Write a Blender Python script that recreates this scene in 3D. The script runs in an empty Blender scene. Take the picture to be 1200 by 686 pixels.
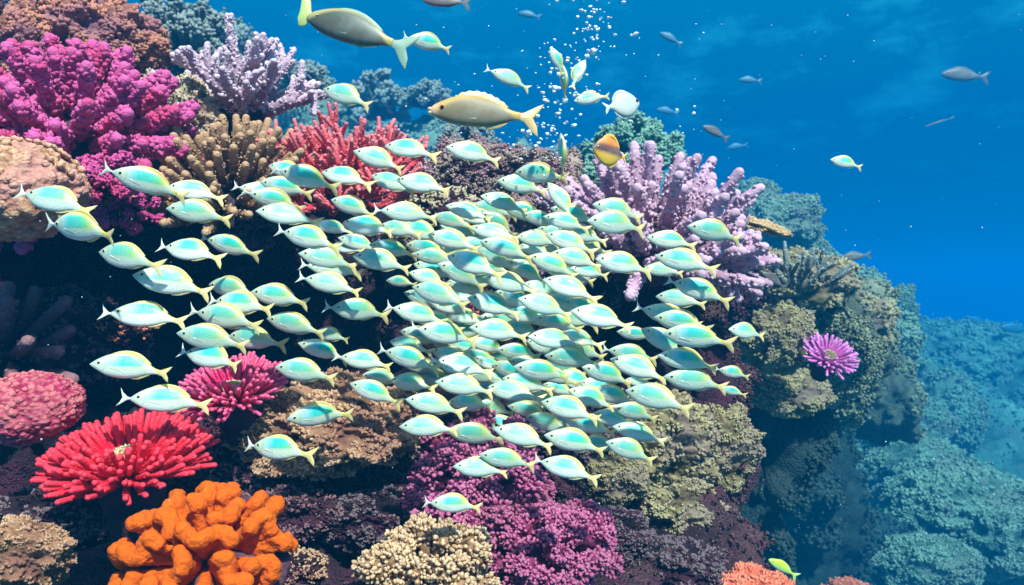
import bpy, math, random
import numpy as np
from mathutils import Vector, Matrix, Euler

random.seed(7)
rng = np.random.default_rng(11)
S = bpy.context.scene
C = S.collection
R = math.radians

# ------------------------------------------------------------------ camera
F = 900.0                                   # focal length in photo pixels (photo 1200 x 686)
cd = bpy.data.cameras.new('camera'); cam = bpy.data.objects.new('camera', cd); C.objects.link(cam)
cd.sensor_width = 36; cd.lens = 36 * F / 1200; cd.clip_start = 0.05; cd.clip_end = 400
cd.dof.use_dof = True; cd.dof.focus_distance = 2.1; cd.dof.aperture_fstop = 5.0
cam.location = (0, 0, 0); cam.rotation_euler = (R(90), 0, 0)
S.camera = cam

def far(d):
    return d if d <= 3.8 else 3.8 + (d - 3.8) * 4.0     # real spacing of the reef beyond the near wall
def at(px, py, d):
    return Vector(((px - 600) / F * d, d, (343 - py) / F * d))

# ------------------------------------------------------------------ sky, sun, exposure
SUN = Vector((0.30, -0.78, 1.0)).normalized()        # direction towards the sun
elev = math.asin(SUN.z); azim = math.atan2(SUN.x, SUN.y)
W = bpy.data.worlds.new('World'); S.world = W; W.use_nodes = True
nt = W.node_tree; nt.nodes.clear()
sky = nt.nodes.new('ShaderNodeTexSky'); sky.sky_type = 'NISHITA'; sky.sun_disc = False
sky.sun_elevation = elev; sky.sun_rotation = azim
bg = nt.nodes.new('ShaderNodeBackground'); bg.inputs[1].default_value = 0.15
wo = nt.nodes.new('ShaderNodeOutputWorld')
# the sky is seen only inside Snell's window overhead; below it the surface mirrors the open sea
tcw = nt.nodes.new('ShaderNodeTexCoord'); spw = nt.nodes.new('ShaderNodeSeparateXYZ'); nt.links.new(tcw.outputs['Generated'], spw.inputs[0])
mrw = nt.nodes.new('ShaderNodeMapRange'); mrw.interpolation_type = 'SMOOTHSTEP'; nt.links.new(spw.outputs[2], mrw.inputs[0])
mrw.inputs[1].default_value = .50; mrw.inputs[2].default_value = .68
crw = nt.nodes.new('ShaderNodeValToRGB'); nt.links.new(spw.outputs[2], crw.inputs[0])
cr_ = crw.color_ramp.elements; cr_.new(.04); cr_.new(.22)
for e_, (p_, c_) in zip(cr_, [(0., (0, .08, .18, 1)), (.03, (0, .35, .95, 1)), (.22, (0, .52, 1.38, 1)), (.5, (0, 1.0, 2.05, 1))]): e_.position = p_; e_.color = c_
mxw = nt.nodes.new('ShaderNodeMix'); mxw.data_type = 'RGBA'; nt.links.new(mrw.outputs[0], mxw.inputs[0])
# faint surface glints, painted into the background colour with noise
mpw = nt.nodes.new('ShaderNodeMapping'); mpw.inputs['Scale'].default_value = (5, 5, 11); nt.links.new(tcw.outputs['Generated'], mpw.inputs[0])
nzw = nt.nodes.new('ShaderNodeTexNoise'); nzw.inputs['Scale'].default_value = 2.2; nzw.inputs['Detail'].default_value = 6; nzw.inputs['Roughness'].default_value = .65; nt.links.new(mpw.outputs[0], nzw.inputs['Vector'])
rgw = nt.nodes.new('ShaderNodeMapRange'); rgw.inputs[1].default_value = .52; rgw.inputs[2].default_value = .75; nt.links.new(nzw.outputs[0], rgw.inputs[0])
rhw = nt.nodes.new('ShaderNodeMapRange'); rhw.inputs[1].default_value = .10; rhw.inputs[2].default_value = .30; nt.links.new(spw.outputs[2], rhw.inputs[0])
mgw = nt.nodes.new('ShaderNodeMath'); mgw.operation = 'MULTIPLY'; nt.links.new(rgw.outputs[0], mgw.inputs[0]); nt.links.new(rhw.outputs[0], mgw.inputs[1])
miw = nt.nodes.new('ShaderNodeMix'); miw.data_type = 'RGBA'; nt.links.new(mgw.outputs[0], miw.inputs[0]); nt.links.new(crw.outputs[0], miw.inputs[6]); miw.inputs[7].default_value = (.05, 1.3, 2.3, 1)
nt.links.new(miw.outputs[2], mxw.inputs[6]); nt.links.new(sky.outputs[0], mxw.inputs[7])
nt.links.new(mxw.outputs[2], bg.inputs[0]); nt.links.new(bg.outputs[0], wo.inputs[0])
sl = bpy.data.lights.new('sun', 'SUN'); sl.energy = 5.0; sl.angle = R(1.4); sl.color = (1, .89, .83)
so = bpy.data.objects.new('sun', sl); C.objects.link(so); so.location = (0, 0, 10)
so.rotation_euler = (-SUN).to_track_quat('-Z', 'Y').to_euler()
S.view_settings.view_transform = 'Standard'; S.view_settings.look = 'None'
S.view_settings.gamma = 1; S.view_settings.exposure = 0.92; S.view_settings.use_curve_mapping = False
S.render.engine = 'CYCLES'
S.cycles.use_denoising = True
S.cycles.max_bounces = 5; S.cycles.diffuse_bounces = 2; S.cycles.glossy_bounces = 2
S.cycles.transmission_bounces = 2; S.cycles.transparent_max_bounces = 8; S.cycles.volume_bounces = 1
S.cycles.sample_clamp_indirect = 4

# ------------------------------------------------------------------ numpy noise
def _h(ix, iy, iz, s):
    n = (ix * 374761393 + iy * 668265263 + iz * 2147483647 + s * 1274126177) & 0xFFFFFFFF
    n = ((n ^ (n >> 13)) * 1274126177) & 0xFFFFFFFF
    n = ((n ^ (n >> 16)) * 2246822519) & 0xFFFFFFFF
    return ((n ^ (n >> 15)) & 0xFFFFFF) / float(0xFFFFFF)
def vnoise(p, s=0):
    i = np.floor(p).astype(np.int64); f = p - i; u = f * f * (3 - 2 * f); r = 0
    for a in (0, 1):
        for b in (0, 1):
            for c in (0, 1):
                w = (u[:, 0] if a else 1 - u[:, 0]) * (u[:, 1] if b else 1 - u[:, 1]) * (u[:, 2] if c else 1 - u[:, 2])
                r = r + w * _h(i[:, 0] + a, i[:, 1] + b, i[:, 2] + c, s)
    return r * 2 - 1
def fbm(p, o=4, s=0, g=.5):
    r = 0; a = 1
    for k in range(o):
        r = r + a * vnoise(p * 2 ** k + 17.3 * k, s + k); a *= g
    return r
def worley(p, s=0):
    i = np.floor(p).astype(np.int64); best = np.full(len(p), 9.0)
    for a in (-1, 0, 1):
        for b in (-1, 0, 1):
            for c in (-1, 0, 1):
                j = i + np.array([a, b, c])
                q = np.stack([_h(j[:, 0], j[:, 1], j[:, 2], s + 1), _h(j[:, 0], j[:, 1], j[:, 2], s + 2), _h(j[:, 0], j[:, 1], j[:, 2], s + 3)], 1)
                best = np.minimum(best, ((j + q - p) ** 2).sum(1))
    return np.sqrt(best)

# ------------------------------------------------------------------ mesh helpers
import bmesh
ICO = {}
def ico(k):
    if k not in ICO:
        b = bmesh.new(); bmesh.ops.create_icosphere(b, subdivisions=k, radius=1)
        b.verts.ensure_lookup_table()
        ICO[k] = (np.array([v.co[:] for v in b.verts]), np.array([[v.index for v in f.verts] for f in b.faces]))
        b.free()
    return ICO[k]
def frame(d):
    d = np.asarray(d, float); d = d / (np.linalg.norm(d) + 1e-9)
    a = np.array([0, 0, 1.]) if abs(d[2]) < .9 else np.array([1., 0, 0])
    x = np.cross(a, d); x /= np.linalg.norm(x); return x, np.cross(d, x), d

class MB:
    def __init__(s): s.v = []; s.t = []; s.q = []; s.a = []; s.n = 0
    def add(s, v, tris=None, quads=None, tip=0.5):
        v = np.asarray(v, float)
        s.v.append(v); s.a.append(np.broadcast_to(np.asarray(tip, float), (len(v),)))
        if tris is not None and len(tris): s.t.append(np.asarray(tris) + s.n)
        if quads is not None and len(quads): s.q.append(np.asarray(quads) + s.n)
        s.n += len(v)
    def merge(s, o):
        for v, a in zip(o.v, o.a): s.v.append(v); s.a.append(a)
        s.t += [t + s.n for t in o.t]; s.q += [q + s.n for q in o.q]; s.n += o.n
    def blob(s, c, r, k=1, d=None, tip=None, j=0.0):
        v, t = ico(k); r = np.broadcast_to(np.asarray(r, float), (3,)); w = v * r
        if j: w = w * (1 + j * (rng.random((len(w), 1)) - .5))
        if d is not None:
            X, Y, Z = frame(d); w = w[:, :1] * X + w[:, 1:2] * Y + w[:, 2:] * Z
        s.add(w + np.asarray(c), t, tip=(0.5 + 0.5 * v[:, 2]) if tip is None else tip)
    def blobs(s, cs, rs, ds, k=1, t0=.2, t1=1.0, el=1.25):
        """many nodules at once, elongated along ds"""
        v, t = ico(k); n = len(cs)
        if not n: return
        cs = np.asarray(cs, float); rs = np.asarray(rs, float); ds = np.asarray(ds, float)
        ds = ds / (np.linalg.norm(ds, axis=1, keepdims=True) + 1e-9)
        a = np.where(np.abs(ds[:, 2:3]) < .9, np.array([[0, 0, 1.]]), np.array([[1., 0, 0]]))
        X = np.cross(a, ds); X /= np.linalg.norm(X, axis=1, keepdims=True); Y = np.cross(ds, X)
        sx, sy, sz = (rng.uniform(.65, 1.3, (n, 1, 1)) for _ in range(3))
        jt = 1 + .28 * (rng.random((n, len(v), 1)) - .5)
        w = (sx * v[None, :, :1] * X[:, None] + sy * v[None, :, 1:2] * Y[:, None] + sz * el * v[None, :, 2:] * ds[:, None]) * jt
        w = w * rs[:, None, None] + cs[:, None]
        tri = (t[None] + (np.arange(n) * len(v))[:, None, None]).reshape(-1, 3)
        tp = t0 + (t1 - t0) * (0.5 + 0.5 * np.tile(v[:, 2], n))
        s.add(w.reshape(-1, 3), tri, tip=tp)
    def tube(s, P, rad, seg=8, t0=0., t1=1., bump=0., flat=1.0, cap=3):
        P = np.asarray(P, float); rad = np.asarray(rad, float)
        d = P[-1] - P[-2]; d /= np.linalg.norm(d) + 1e-9; r = rad[-1]
        ex = [(P[-1] + d * r * math.sin(a), r * math.cos(a)) for a in [math.pi / 2 * (i + 1) / (cap + .35) for i in range(cap)]]
        P = np.vstack([P] + [e[0] for e in ex]); rad = np.concatenate([rad, [e[1] for e in ex]])
        n = len(P); T = np.gradient(P, axis=0); T /= np.linalg.norm(T, axis=1, keepdims=True) + 1e-9
        X, Y, _ = frame(T[0]); V = []
        for i in range(n):
            X = X - T[i] * X.dot(T[i]); X /= np.linalg.norm(X) + 1e-9; Y = np.cross(T[i], X)
            th = np.arange(seg) * 2 * math.pi / seg
            rr = rad[i] * (1 + bump * (rng.random(seg) - .5)) if bump else rad[i] * np.ones(seg)
            V.append(P[i] + (np.cos(th) * rr)[:, None] * X + (np.sin(th) * rr * flat)[:, None] * Y)
        V = np.vstack(V + [P[-1:] + T[-1] * rad[-1] * .3])
        i = np.arange((n - 1) * seg); a = i; b = i // seg * seg + (i + 1) % seg
        q = np.stack([a, b, b + seg, a + seg], 1)
        e = (n - 1) * seg + np.arange(seg); t = np.stack([e, (n - 1) * seg + (np.arange(seg) + 1) % seg, np.full(seg, n * seg)], 1)
        L = np.concatenate([[0], np.cumsum(np.linalg.norm(np.diff(P, axis=0), axis=1))]); L /= L[-1]
        tp = np.append(np.repeat(t0 + (t1 - t0) * L, seg), t1)
        s.add(V, t, q, tp); return P, T, rad, L
    def mesh(s, name, smooth=True):
        me = bpy.data.meshes.new(name)
        v = np.vstack(s.v); t = np.vstack(s.t) if s.t else np.zeros((0, 3), int); q = np.vstack(s.q) if s.q else np.zeros((0, 4), int)
        me.vertices.add(len(v)); me.vertices.foreach_set('co', v.astype(np.float32).ravel())
        me.loops.add(3 * len(t) + 4 * len(q)); me.loops.foreach_set('vertex_index', np.concatenate([t.ravel(), q.ravel()]).astype(np.int32))
        me.polygons.add(len(t) + len(q))
        me.polygons.foreach_set('loop_start', np.concatenate([np.arange(len(t)) * 3, 3 * len(t) + np.arange(len(q)) * 4]).astype(np.int32))
        at_ = me.attributes.new('tip', 'FLOAT', 'POINT'); at_.data.foreach_set('value', np.concatenate(s.a).astype(np.float32))
        me.update(calc_edges=True)
        me.polygons.foreach_set('use_smooth', np.full(len(t) + len(q), smooth)); me.validate()
        return me
    def build(s, name, mat, parent=None, smooth=True):
        o = bpy.data.objects.new(name, s.mesh(name, smooth)); C.objects.link(o)
        o.data.materials.append(mat); o.parent = parent
        return o

def tag(o, label, cat, group=None):
    o['label'] = label; o['category'] = cat
    if group: o['group'] = group
    return o
def empty(name, loc, rot=(0, 0, 0), label=None, cat=None, group=None):
    o = bpy.data.objects.new(name, None); C.objects.link(o); o.location = loc; o.rotation_euler = rot
    o.empty_display_size = .05
    if label: tag(o, label, cat, group)
    return o

# ------------------------------------------------------------------ materials
def newmat(name):
    m = bpy.data.materials.new(name); m.use_nodes = True; n = m.node_tree; n.nodes.clear()
    out = n.nodes.new('ShaderNodeOutputMaterial'); b = n.nodes.new('ShaderNodeBsdfPrincipled')
    n.links.new(b.outputs[0], out.inputs[0]); return m, n, b
def N(n, t, **kw):
    x = n.nodes.new(t)
    for k, v in kw.items(): setattr(x, k, v)
    return x
def mixc(n, f, a, b, mode='MIX'):
    m = N(n, 'ShaderNodeMix', data_type='RGBA', blend_type=mode)
    for i, v in ((0, f), (6, a), (7, b)):
        if hasattr(v, 'links'): n.links.new(v, m.inputs[i])
        elif i == 0: m.inputs[0].default_value = v
        else: m.inputs[i].default_value = (*v, 1)
    return m.outputs[2]
def ramp(n, f, stops, smooth=False):
    r = N(n, 'ShaderNodeValToRGB'); n.links.new(f, r.inputs[0]); e = r.color_ramp
    if smooth: e.interpolation = 'EASE'
    while len(e.elements) < len(stops): e.elements.new(.5)
    for el, (p, c) in zip(e.elements, stops):
        el.position = p; el.color = (*c, 1) if hasattr(c, '__len__') else (c, c, c, 1)
    return r.outputs[0]
def coral_mat(name, base, mid, tip, patch=None, scale=30, bump=.5, rough=.75, sheen=0., pscale=7, bd=.004):
    """base -> mid -> tip colour along growth (older tissue darker, new growth pale), on rock and crusts over relief (hollows darker), mottling, polyp bumps"""
    tip = tuple(.38 * u + .62 * w for u, w in zip(mid, tip))
    m, n, b = newmat(name)
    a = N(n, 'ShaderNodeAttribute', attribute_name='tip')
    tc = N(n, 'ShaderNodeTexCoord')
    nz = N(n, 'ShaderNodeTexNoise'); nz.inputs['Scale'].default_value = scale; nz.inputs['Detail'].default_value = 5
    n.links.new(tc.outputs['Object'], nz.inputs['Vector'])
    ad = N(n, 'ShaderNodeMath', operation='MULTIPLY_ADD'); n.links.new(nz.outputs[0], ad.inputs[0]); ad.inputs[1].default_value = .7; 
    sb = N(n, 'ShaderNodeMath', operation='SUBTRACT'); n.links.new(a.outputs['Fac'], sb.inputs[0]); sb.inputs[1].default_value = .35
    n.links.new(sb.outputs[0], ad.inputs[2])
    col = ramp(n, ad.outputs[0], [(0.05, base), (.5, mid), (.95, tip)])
    n2 = N(n, 'ShaderNodeTexNoise'); n2.inputs['Scale'].default_value = pscale; n2.inputs['Detail'].default_value = 3
    n.links.new(tc.outputs['Object'], n2.inputs['Vector'])
    if patch is not None:
        f = ramp(n, n2.outputs[0], [(.47, 0), (.6, 1)])
        col = mixc(n, f, col, mixc(n, .6, col, patch))
    elif name not in ('orange_velvet_coral', 'scarlet_anemone', 'cerise_anemone', 'brown_finger_coral'):   # worn and algae-dulled patches
        wp = tuple(.5 * u + .5 * w for u, w in zip(mid, (.14, .11, .08)))
        col = mixc(n, ramp(n, n2.outputs[0], [(.5, 0), (.68, 1)]), col, mixc(n, .42, col, wp))
    vo = N(n, 'ShaderNodeTexVoronoi'); vo.inputs['Scale'].default_value = scale * 5
    n.links.new(tc.outputs['Object'], vo.inputs['Vector'])
    col = mixc(n, ramp(n, vo.outputs[0], [(.0, .0), (.6, .15 if name == 'orange_velvet_coral' else .45)]), col, mixc(n, .55, col, (0.01, 0.008, 0.01)))
    n.links.new(col, b.inputs['Base Color'])
    bp = N(n, 'ShaderNodeBump'); bp.inputs['Strength'].default_value = bump; bp.inputs['Distance'].default_value = bd
    inv = N(n, 'ShaderNodeMath', operation='SUBTRACT'); inv.inputs[0].default_value = 1; n.links.new(vo.outputs[0], inv.inputs[1])
    sm = N(n, 'ShaderNodeMath', operation='ADD'); n.links.new(inv.outputs[0], sm.inputs[0]); n.links.new(nz.outputs[0], sm.inputs[1])
    n.links.new(sm.outputs[0], bp.inputs['Height']); n.links.new(bp.outputs[0], b.inputs['Normal'])
    b.inputs['Roughness'].default_value = rough; b.inputs['Specular IOR Level'].default_value = .15
    if sheen:
        b.inputs['Sheen Weight'].default_value = sheen; b.inputs['Sheen Roughness'].default_value = .4
        b.inputs['Sheen Tint'].default_value = (*tip, 1)
    return m

M = {}
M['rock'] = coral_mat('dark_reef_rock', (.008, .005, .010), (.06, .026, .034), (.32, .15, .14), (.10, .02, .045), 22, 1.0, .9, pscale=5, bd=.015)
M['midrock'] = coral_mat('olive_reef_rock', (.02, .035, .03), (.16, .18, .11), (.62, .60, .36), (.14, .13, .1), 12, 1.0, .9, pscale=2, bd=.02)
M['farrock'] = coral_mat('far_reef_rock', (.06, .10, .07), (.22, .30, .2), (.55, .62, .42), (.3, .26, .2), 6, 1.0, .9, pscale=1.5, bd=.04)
M['purple'] = coral_mat('magenta_coral', (.09, .004, .04), (.46, .02, .17), (.85, .18, .42), (.6, .04, .12), 25, .6)
M['rust'] = coral_mat('rust_coral', (.12, .04, .035), (.34, .12, .08), (.85, .36, .2), (.3, .12, .16), 18, .6)
M['tan'] = coral_mat('peach_mound_coral', (.16, .06, .04), (.46, .2, .10), (.88, .54, .32), (.6, .25, .22), 22, .8)
M['greybush'] = coral_mat('grey_green_coral', (.06, .07, .07), (.2, .22, .19), (.45, .47, .4), None, 20, .6)
M['lavender'] = coral_mat('lavender_coral', (.2, .11, .17), (.60, .37, .45), (.90, .70, .74), None, 20, .5)
M['sand'] = coral_mat('tan_knobby_coral', (.2, .14, .08), (.45, .34, .2), (.8, .66, .45), (.5, .3, .22), 22, .6)
M['brown'] = coral_mat('brown_finger_coral', (.04, .016, .008), (.25, .12, .06), (.78, .46, .24), None, 25, .5)
M['red'] = coral_mat('red_branch_coral', (.3, .01, .02), (.85, .07, .1), (1., .34, .34), None, 25, .5)
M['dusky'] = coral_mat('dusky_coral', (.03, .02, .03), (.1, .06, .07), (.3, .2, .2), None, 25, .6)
M['greenbush'] = coral_mat('green_bush_coral', (.05, .1, .07), (.16, .3, .2), (.38, .6, .42), None, 16, .6)
M['pink'] = coral_mat('pink_finger_coral', (.14, .06, .12), (.48, .24, .34), (.85, .56, .66), None, 16, .5)
M['plate'] = coral_mat('orange_plate_coral', (.25, .13, .06), (.6, .33, .14), (.8, .55, .3), None, 20, .6)
M['olive'] = coral_mat('olive_crusty_coral', (.06, .04, .02), (.25, .18, .08), (.68, .56, .30), (.3, .2, .16), 16, .8)
M['starburst'] = coral_mat('violet_star_coral', (.3, .03, .18), (.8, .12, .5), (1., .4, .8), None, 20, .4)
M['magenta'] = coral_mat('plum_cauliflower_coral', (.1, .01, .04), (.40, .05, .15), (.78, .25, .40), None, 25, .5)
M['beige'] = coral_mat('beige_cauliflower_coral', (.14, .06, .03), (.52, .28, .13), (.95, .66, .40), None, 25, .6)
M['ledge'] = coral_mat('brown_ledge_coral', (.07, .03, .015), (.36, .17, .08), (.90, .55, .32), (.3, .12, .08), 22, .8)
M['orange'] = coral_mat('orange_velvet_coral', (.65, .10, .003), (1., .29, .006), (1., .46, .015), None, 40, .4, .95, .0)
M['scarlet'] = coral_mat('scarlet_anemone', (.4, .001, .012), (.95, .007, .035), (1., .08, .11), None, 22, .35, .55)
M['cerise'] = coral_mat('cerise_anemone', (.25, .003, .04), (.78, .015, .13), (1., .2, .34), None, 22, .35, .55)
M['disc'] = coral_mat('pale_oral_disc', (.35, .2, .08), (.6, .42, .2), (.85, .7, .42), None, 40, .8)
M['pinkmound'] = coral_mat('pink_mound_coral', (.15, .005, .025), (.40, .02, .075), (.92, .30, .26), None, 25, .6)
M['salmon'] = coral_mat('salmon_coral', (.25, .03, .015), (.7, .13, .06), (.95, .34, .2), None, 20, .6)
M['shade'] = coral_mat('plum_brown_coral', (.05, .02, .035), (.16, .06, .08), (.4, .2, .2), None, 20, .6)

def sand_mat():
    m, n, b = newmat('seabed_sand'); tc = N(n, 'ShaderNodeTexCoord')
    nz = N(n, 'ShaderNodeTexNoise'); nz.inputs['Scale'].default_value = .6; nz.inputs['Detail'].default_value = 8
    n.links.new(tc.outputs['Object'], nz.inputs['Vector'])
    n.links.new(ramp(n, nz.outputs[0], [(.35, (.05, .06, .05)), (.65, (.22, .2, .15))]), b.inputs['Base Color'])
    b.inputs['Roughness'].default_value = .95; return m
M['sand_floor'] = sand_mat()

# ------------------------------------------------------------------ setting: seabed, water, reef rock
def structure(o, kind='structure'): o['kind'] = kind; return o
mb = MB(); g = 60
xx, yy = np.meshgrid(np.linspace(-90, 90, 121), np.linspace(-60, 120, 121))
P = np.stack([xx.ravel(), yy.ravel(), np.zeros(xx.size)], 1)
P[:, 2] = -6.5 + .5 * fbm(P * .25 + 3, 3)
i = np.arange(120 * 120); a = i // 120 * 121 + i % 120
mb.add(P, quads=np.stack([a, a + 1, a + 122, a + 121], 1)); structure(mb.build('seabed', M['sand_floor']))

def haze():
    x0, x1, y0, y1, z0, z1 = -80, 80, -40, 110, -8.4, 3.4
    v = [(x, y, z) for z in (z0, z1) for y in (y0, y1) for x in (x0, x1)]
    mb = MB(); mb.add(v, quads=[(0, 2, 3, 1), (4, 5, 7, 6), (0, 1, 5, 4), (2, 6, 7, 3), (0, 4, 6, 2), (1, 3, 7, 5)])
    m = bpy.data.materials.new('sea_water_volume'); m.use_nodes = True; n = m.node_tree; n.nodes.clear()
    out = n.nodes.new('ShaderNodeOutputMaterial'); p = n.nodes.new('ShaderNodeVolumePrincipled')
    p.inputs['Color'].default_value = (.0, .115, .24, 1); p.inputs['Density'].default_value = .07
    p.inputs['Absorption Color'].default_value = (.0, .44, .80, 1); p.inputs['Anisotropy'].default_value = .15
    n.links.new(p.outputs[0], out.inputs['Volume'])
    structure(mb.build('haze', m, smooth=False), 'stuff')
haze()

def rockmass(mb, px, py, d, rx, rz, ry, k=5, amp=.16, fq=2.2, seed=0, knobs=None):
    d0 = d
    ry *= far(d) / d; amp *= far(d) / d; fq *= d / far(d); d = far(d)
    v, t = ico(k); c = np.array(at(px, py, d)); s = d / F
    p = v * np.array([rx * s, ry, rz * s]) + c
    nn = v / np.array([rx * s, ry, rz * s]); nn /= np.linalg.norm(nn, axis=1, keepdims=True)
    h = fbm(p * fq + seed, 5, seed, .55) * amp
    w = worley(p * fq * 3.2 + 5, seed); h += (0.45 - w) * amp * .55
    w2 = worley(p * fq * 9, seed + 9); h += (0.45 - w2) * amp * .34
    p = p + nn * h[:, None]
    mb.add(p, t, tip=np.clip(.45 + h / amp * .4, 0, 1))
    if knobs:
        kb, num, sz = knobs
        ok = np.where((h > -.05 * amp) & ((nn[:, 2] > -.1) | (nn[:, 1] < -.3)) & (nn[:, 1] < .45))[0]
        pick = rng.choice(ok, min(int(num * 1.8), len(ok)), replace=False); pick = np.repeat(pick, 5)
        r = sz * .68 * far(d0) / F; 
        kb.blobs(p[pick] + rng.normal(0, r * 1.1, (len(pick), 3)), r * rng.uniform(.5, 1.2, len(pick)), nn[pick] + rng.normal(0, .4, (len(pick), 3)), 1, .2, 1, 1.4)

mb = MB(); kb = MB()
for i, a in enumerate([   # dark near reef body
    (60, 330, 3.35, 210, 170, .4, 6), (260, 390, 3.95, 230, 190, .4, 6), (-120, 300, 3.0, 200, 330, .6, 5),
    (40, 150, 3.4, 190, 110, .5, 5), (240, 250, 3.5, 170, 100, .5, 6), (420, 340, 4.0, 150, 120, .45, 6),
    (560, 340, 4.0, 130, 125, .4, 6), (520, 460, 3.8, 250, 160, .4, 6), (740, 380, 4.1, 125, 135, .4, 6),
    (760, 500, 3.5, 110, 150, .5, 6), (230, 640, 2.75, 330, 130, .45, 6), (560, 660, 2.8, 230, 110, .45, 6),
    (100, 560, 2.6, 180, 90, .4, 6), (740, 680, 3.0, 130, 110, .5, 5), (340, 800, 2.3, 500, 140, .7, 5)]):
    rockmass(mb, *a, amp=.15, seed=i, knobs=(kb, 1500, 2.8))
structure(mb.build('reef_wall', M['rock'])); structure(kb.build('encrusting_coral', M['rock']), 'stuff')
mb = MB(); kb = MB()
for i, a in enumerate([(575, 240, 3.75, 105, 62, .35, 6), (500, 300, 3.5, 60, 40, .25, 6), (640, 260, 3.7, 60, 55, .3, 6)]):
    rockmass(mb, *a, amp=.12, fq=4, seed=30 + i, knobs=(kb, 900, 2.2))
M['midpink'] = coral_mat('pinkish_tan_rock', (.12, .06, .07), (.4, .25, .2), (.75, .55, .42), (.5, .22, .3), 24, 1., .9, pscale=6, bd=.012)
structure(mb.build('reef_outcrop', M['midpink'])); structure(kb.build('encrusting_coral', M['midpink']), 'stuff')
mb = MB(); kb = MB()
for i, a in enumerate([   # mid distance slope on the right
    (922, 385, 4.4, 84, 74, .6, 6), (968, 420, 4.8, 60, 78, .6, 6), (1005, 470, 5.6, 45, 55, .8, 6)]):
    rockmass(mb, *a, amp=.13, fq=1.8, seed=50 + i, knobs=(kb, 900, 2.6))
structure(mb.build('reef_slope', M['midrock'])); structure(kb.build('encrusting_coral', M['midrock']), 'stuff')
mb = MB(); kb = MB()
for i, a in enumerate([(895, 590, 5.4, 105, 150, .8, 6), (950, 700, 6.0, 95, 130, .8, 6), (870, 500, 4.5, 70, 160, .6, 6)]):   # drop, its shade painted into the dark blue rock colour
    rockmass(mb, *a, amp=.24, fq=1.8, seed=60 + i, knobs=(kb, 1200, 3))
M['droprock'] = coral_mat('painted_shade_blue_rock', (.012, .022, .022), (.03, .055, .05), (.1, .15, .12), None, 12, 1., .9, bd=.02)
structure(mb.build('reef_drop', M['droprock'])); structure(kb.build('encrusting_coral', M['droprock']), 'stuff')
mb = MB(); kb = MB()
for i, a in enumerate([   # far hills
    (1120, 600, 6.2, 105, 62, .7, 6), (1200, 660, 6.0, 110, 70, .8, 6), (1060, 680, 6.0, 90, 60, .6, 5),
    (1195, 480, 9.5, 135, 90, 1.5, 6), (1115, 435, 9.8, 70, 58, 1., 6), (1060, 470, 8.0, 45, 60, 1., 6), (1030, 520, 7.2, 60, 70, .8, 6), (1100, 560, 8.5, 160, 90, 1.2, 5),
    (892, 315, 7.0, 54, 72, 1., 6), (1008, 400, 6.4, 32, 52, .8, 6), (860, 340, 7.2, 80, 70, 1.2, 5), (950, 362, 6.8, 42, 60, .8, 6)]):
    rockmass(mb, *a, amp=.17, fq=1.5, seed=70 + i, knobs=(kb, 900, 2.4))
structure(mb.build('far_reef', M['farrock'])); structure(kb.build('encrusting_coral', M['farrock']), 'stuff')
mb = MB(); kb = MB()
for i, a in enumerate([(430, 200, 8.5, 120, 55, 1.5, 6), (330, 150, 9.5, 100, 75, 1.5, 5), (200, 90, 10, 120, 80, 1.5, 5), (560, 215, 11, 120, 55, 1.5, 5),
                       (680, 240, 12, 150, 50, 2, 5), (500, 190, 14, 120, 45, 2, 5)]):
    a = (a[0], a[1] + 22, *a[2:])
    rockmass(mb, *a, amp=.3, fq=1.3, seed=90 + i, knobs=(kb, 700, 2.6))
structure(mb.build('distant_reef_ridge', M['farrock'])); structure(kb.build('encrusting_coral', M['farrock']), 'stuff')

# ------------------------------------------------------------------ coral generators (local space, z = growth axis)
def nrm(v): v = np.asarray(v, float); return v / (np.linalg.norm(v) + 1e-9)
def fib(n, zmin=0., jit=.15):
    out = []
    for i in range(n):
        z = 1 - (1 - zmin) * (i + .5) / n; r = math.sqrt(max(0, 1 - z * z)); th = i * 2.399963
        out.append(nrm(np.array([r * math.cos(th), r * math.sin(th), z]) + rng.normal(0, jit, 3)))
    return out
def emit(root, branches, mat, name='branch', cap=100):
    for b in branches[:cap]: b.build(name, mat, root)
    if len(branches) > cap:
        r = MB()
        for b in branches[cap:]: r.merge(b)
        structure(r.build(name, mat, root), 'stuff')
def base_mb(R_, h=.35, k=4, amp=.12, seed=0, drop=0.):
    m = MB(); v, t = ico(k); p = v * np.array([R_, R_, h * R_])
    hh = fbm(v * 3 + seed, 4, seed) * amp * R_; p = p + v * hh[:, None]; p[:, 2] -= drop * R_
    m.add(p, t, tip=.3); return m
def cauliflower(R_, n=45, nn=26, nod=.055, flat=.8, zmin=-.05, spread=.19, seed=0, el=1.2, stalk=.09):
    out = []; nod *= .6; nn = int(nn * 2.6); el *= 1.3
    for d in fib(n, zmin, .12):
        d = d * np.array([1, 1, flat]); L = R_ * (.68 + .42 * rng.random()) ; tip = d * L
        m = MB(); mid = tip * .5 + rng.normal(0, .04, 3) * R_
        m.tube([tip * .15, mid, tip * .9], [stalk * R_ * .9, stalk * R_, stalk * R_ * 1.15], 7, 0, .45, .15)
        q = rng.normal(0, 1, (nn, 3)); q /= np.linalg.norm(q, axis=1, keepdims=True)
        q = q + nrm(d) * .5; q /= np.linalg.norm(q, axis=1, keepdims=True)
        rad = spread * R_ * (.6 + .5 * rng.random((nn, 1)))
        c = tip * .93 + q * rad * np.array([1, 1, .9])
        m.blobs(c, nod * R_ * (.7 + .6 * rng.random(nn)), q + .4 * nrm(d), 1, .25, 1., el)
        # short arms joining nodules to the stalk
        m.blob(tip * .9, spread * R_ * .72, 2, tip=.3, j=.15)
        out.append(m)
    return out
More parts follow.
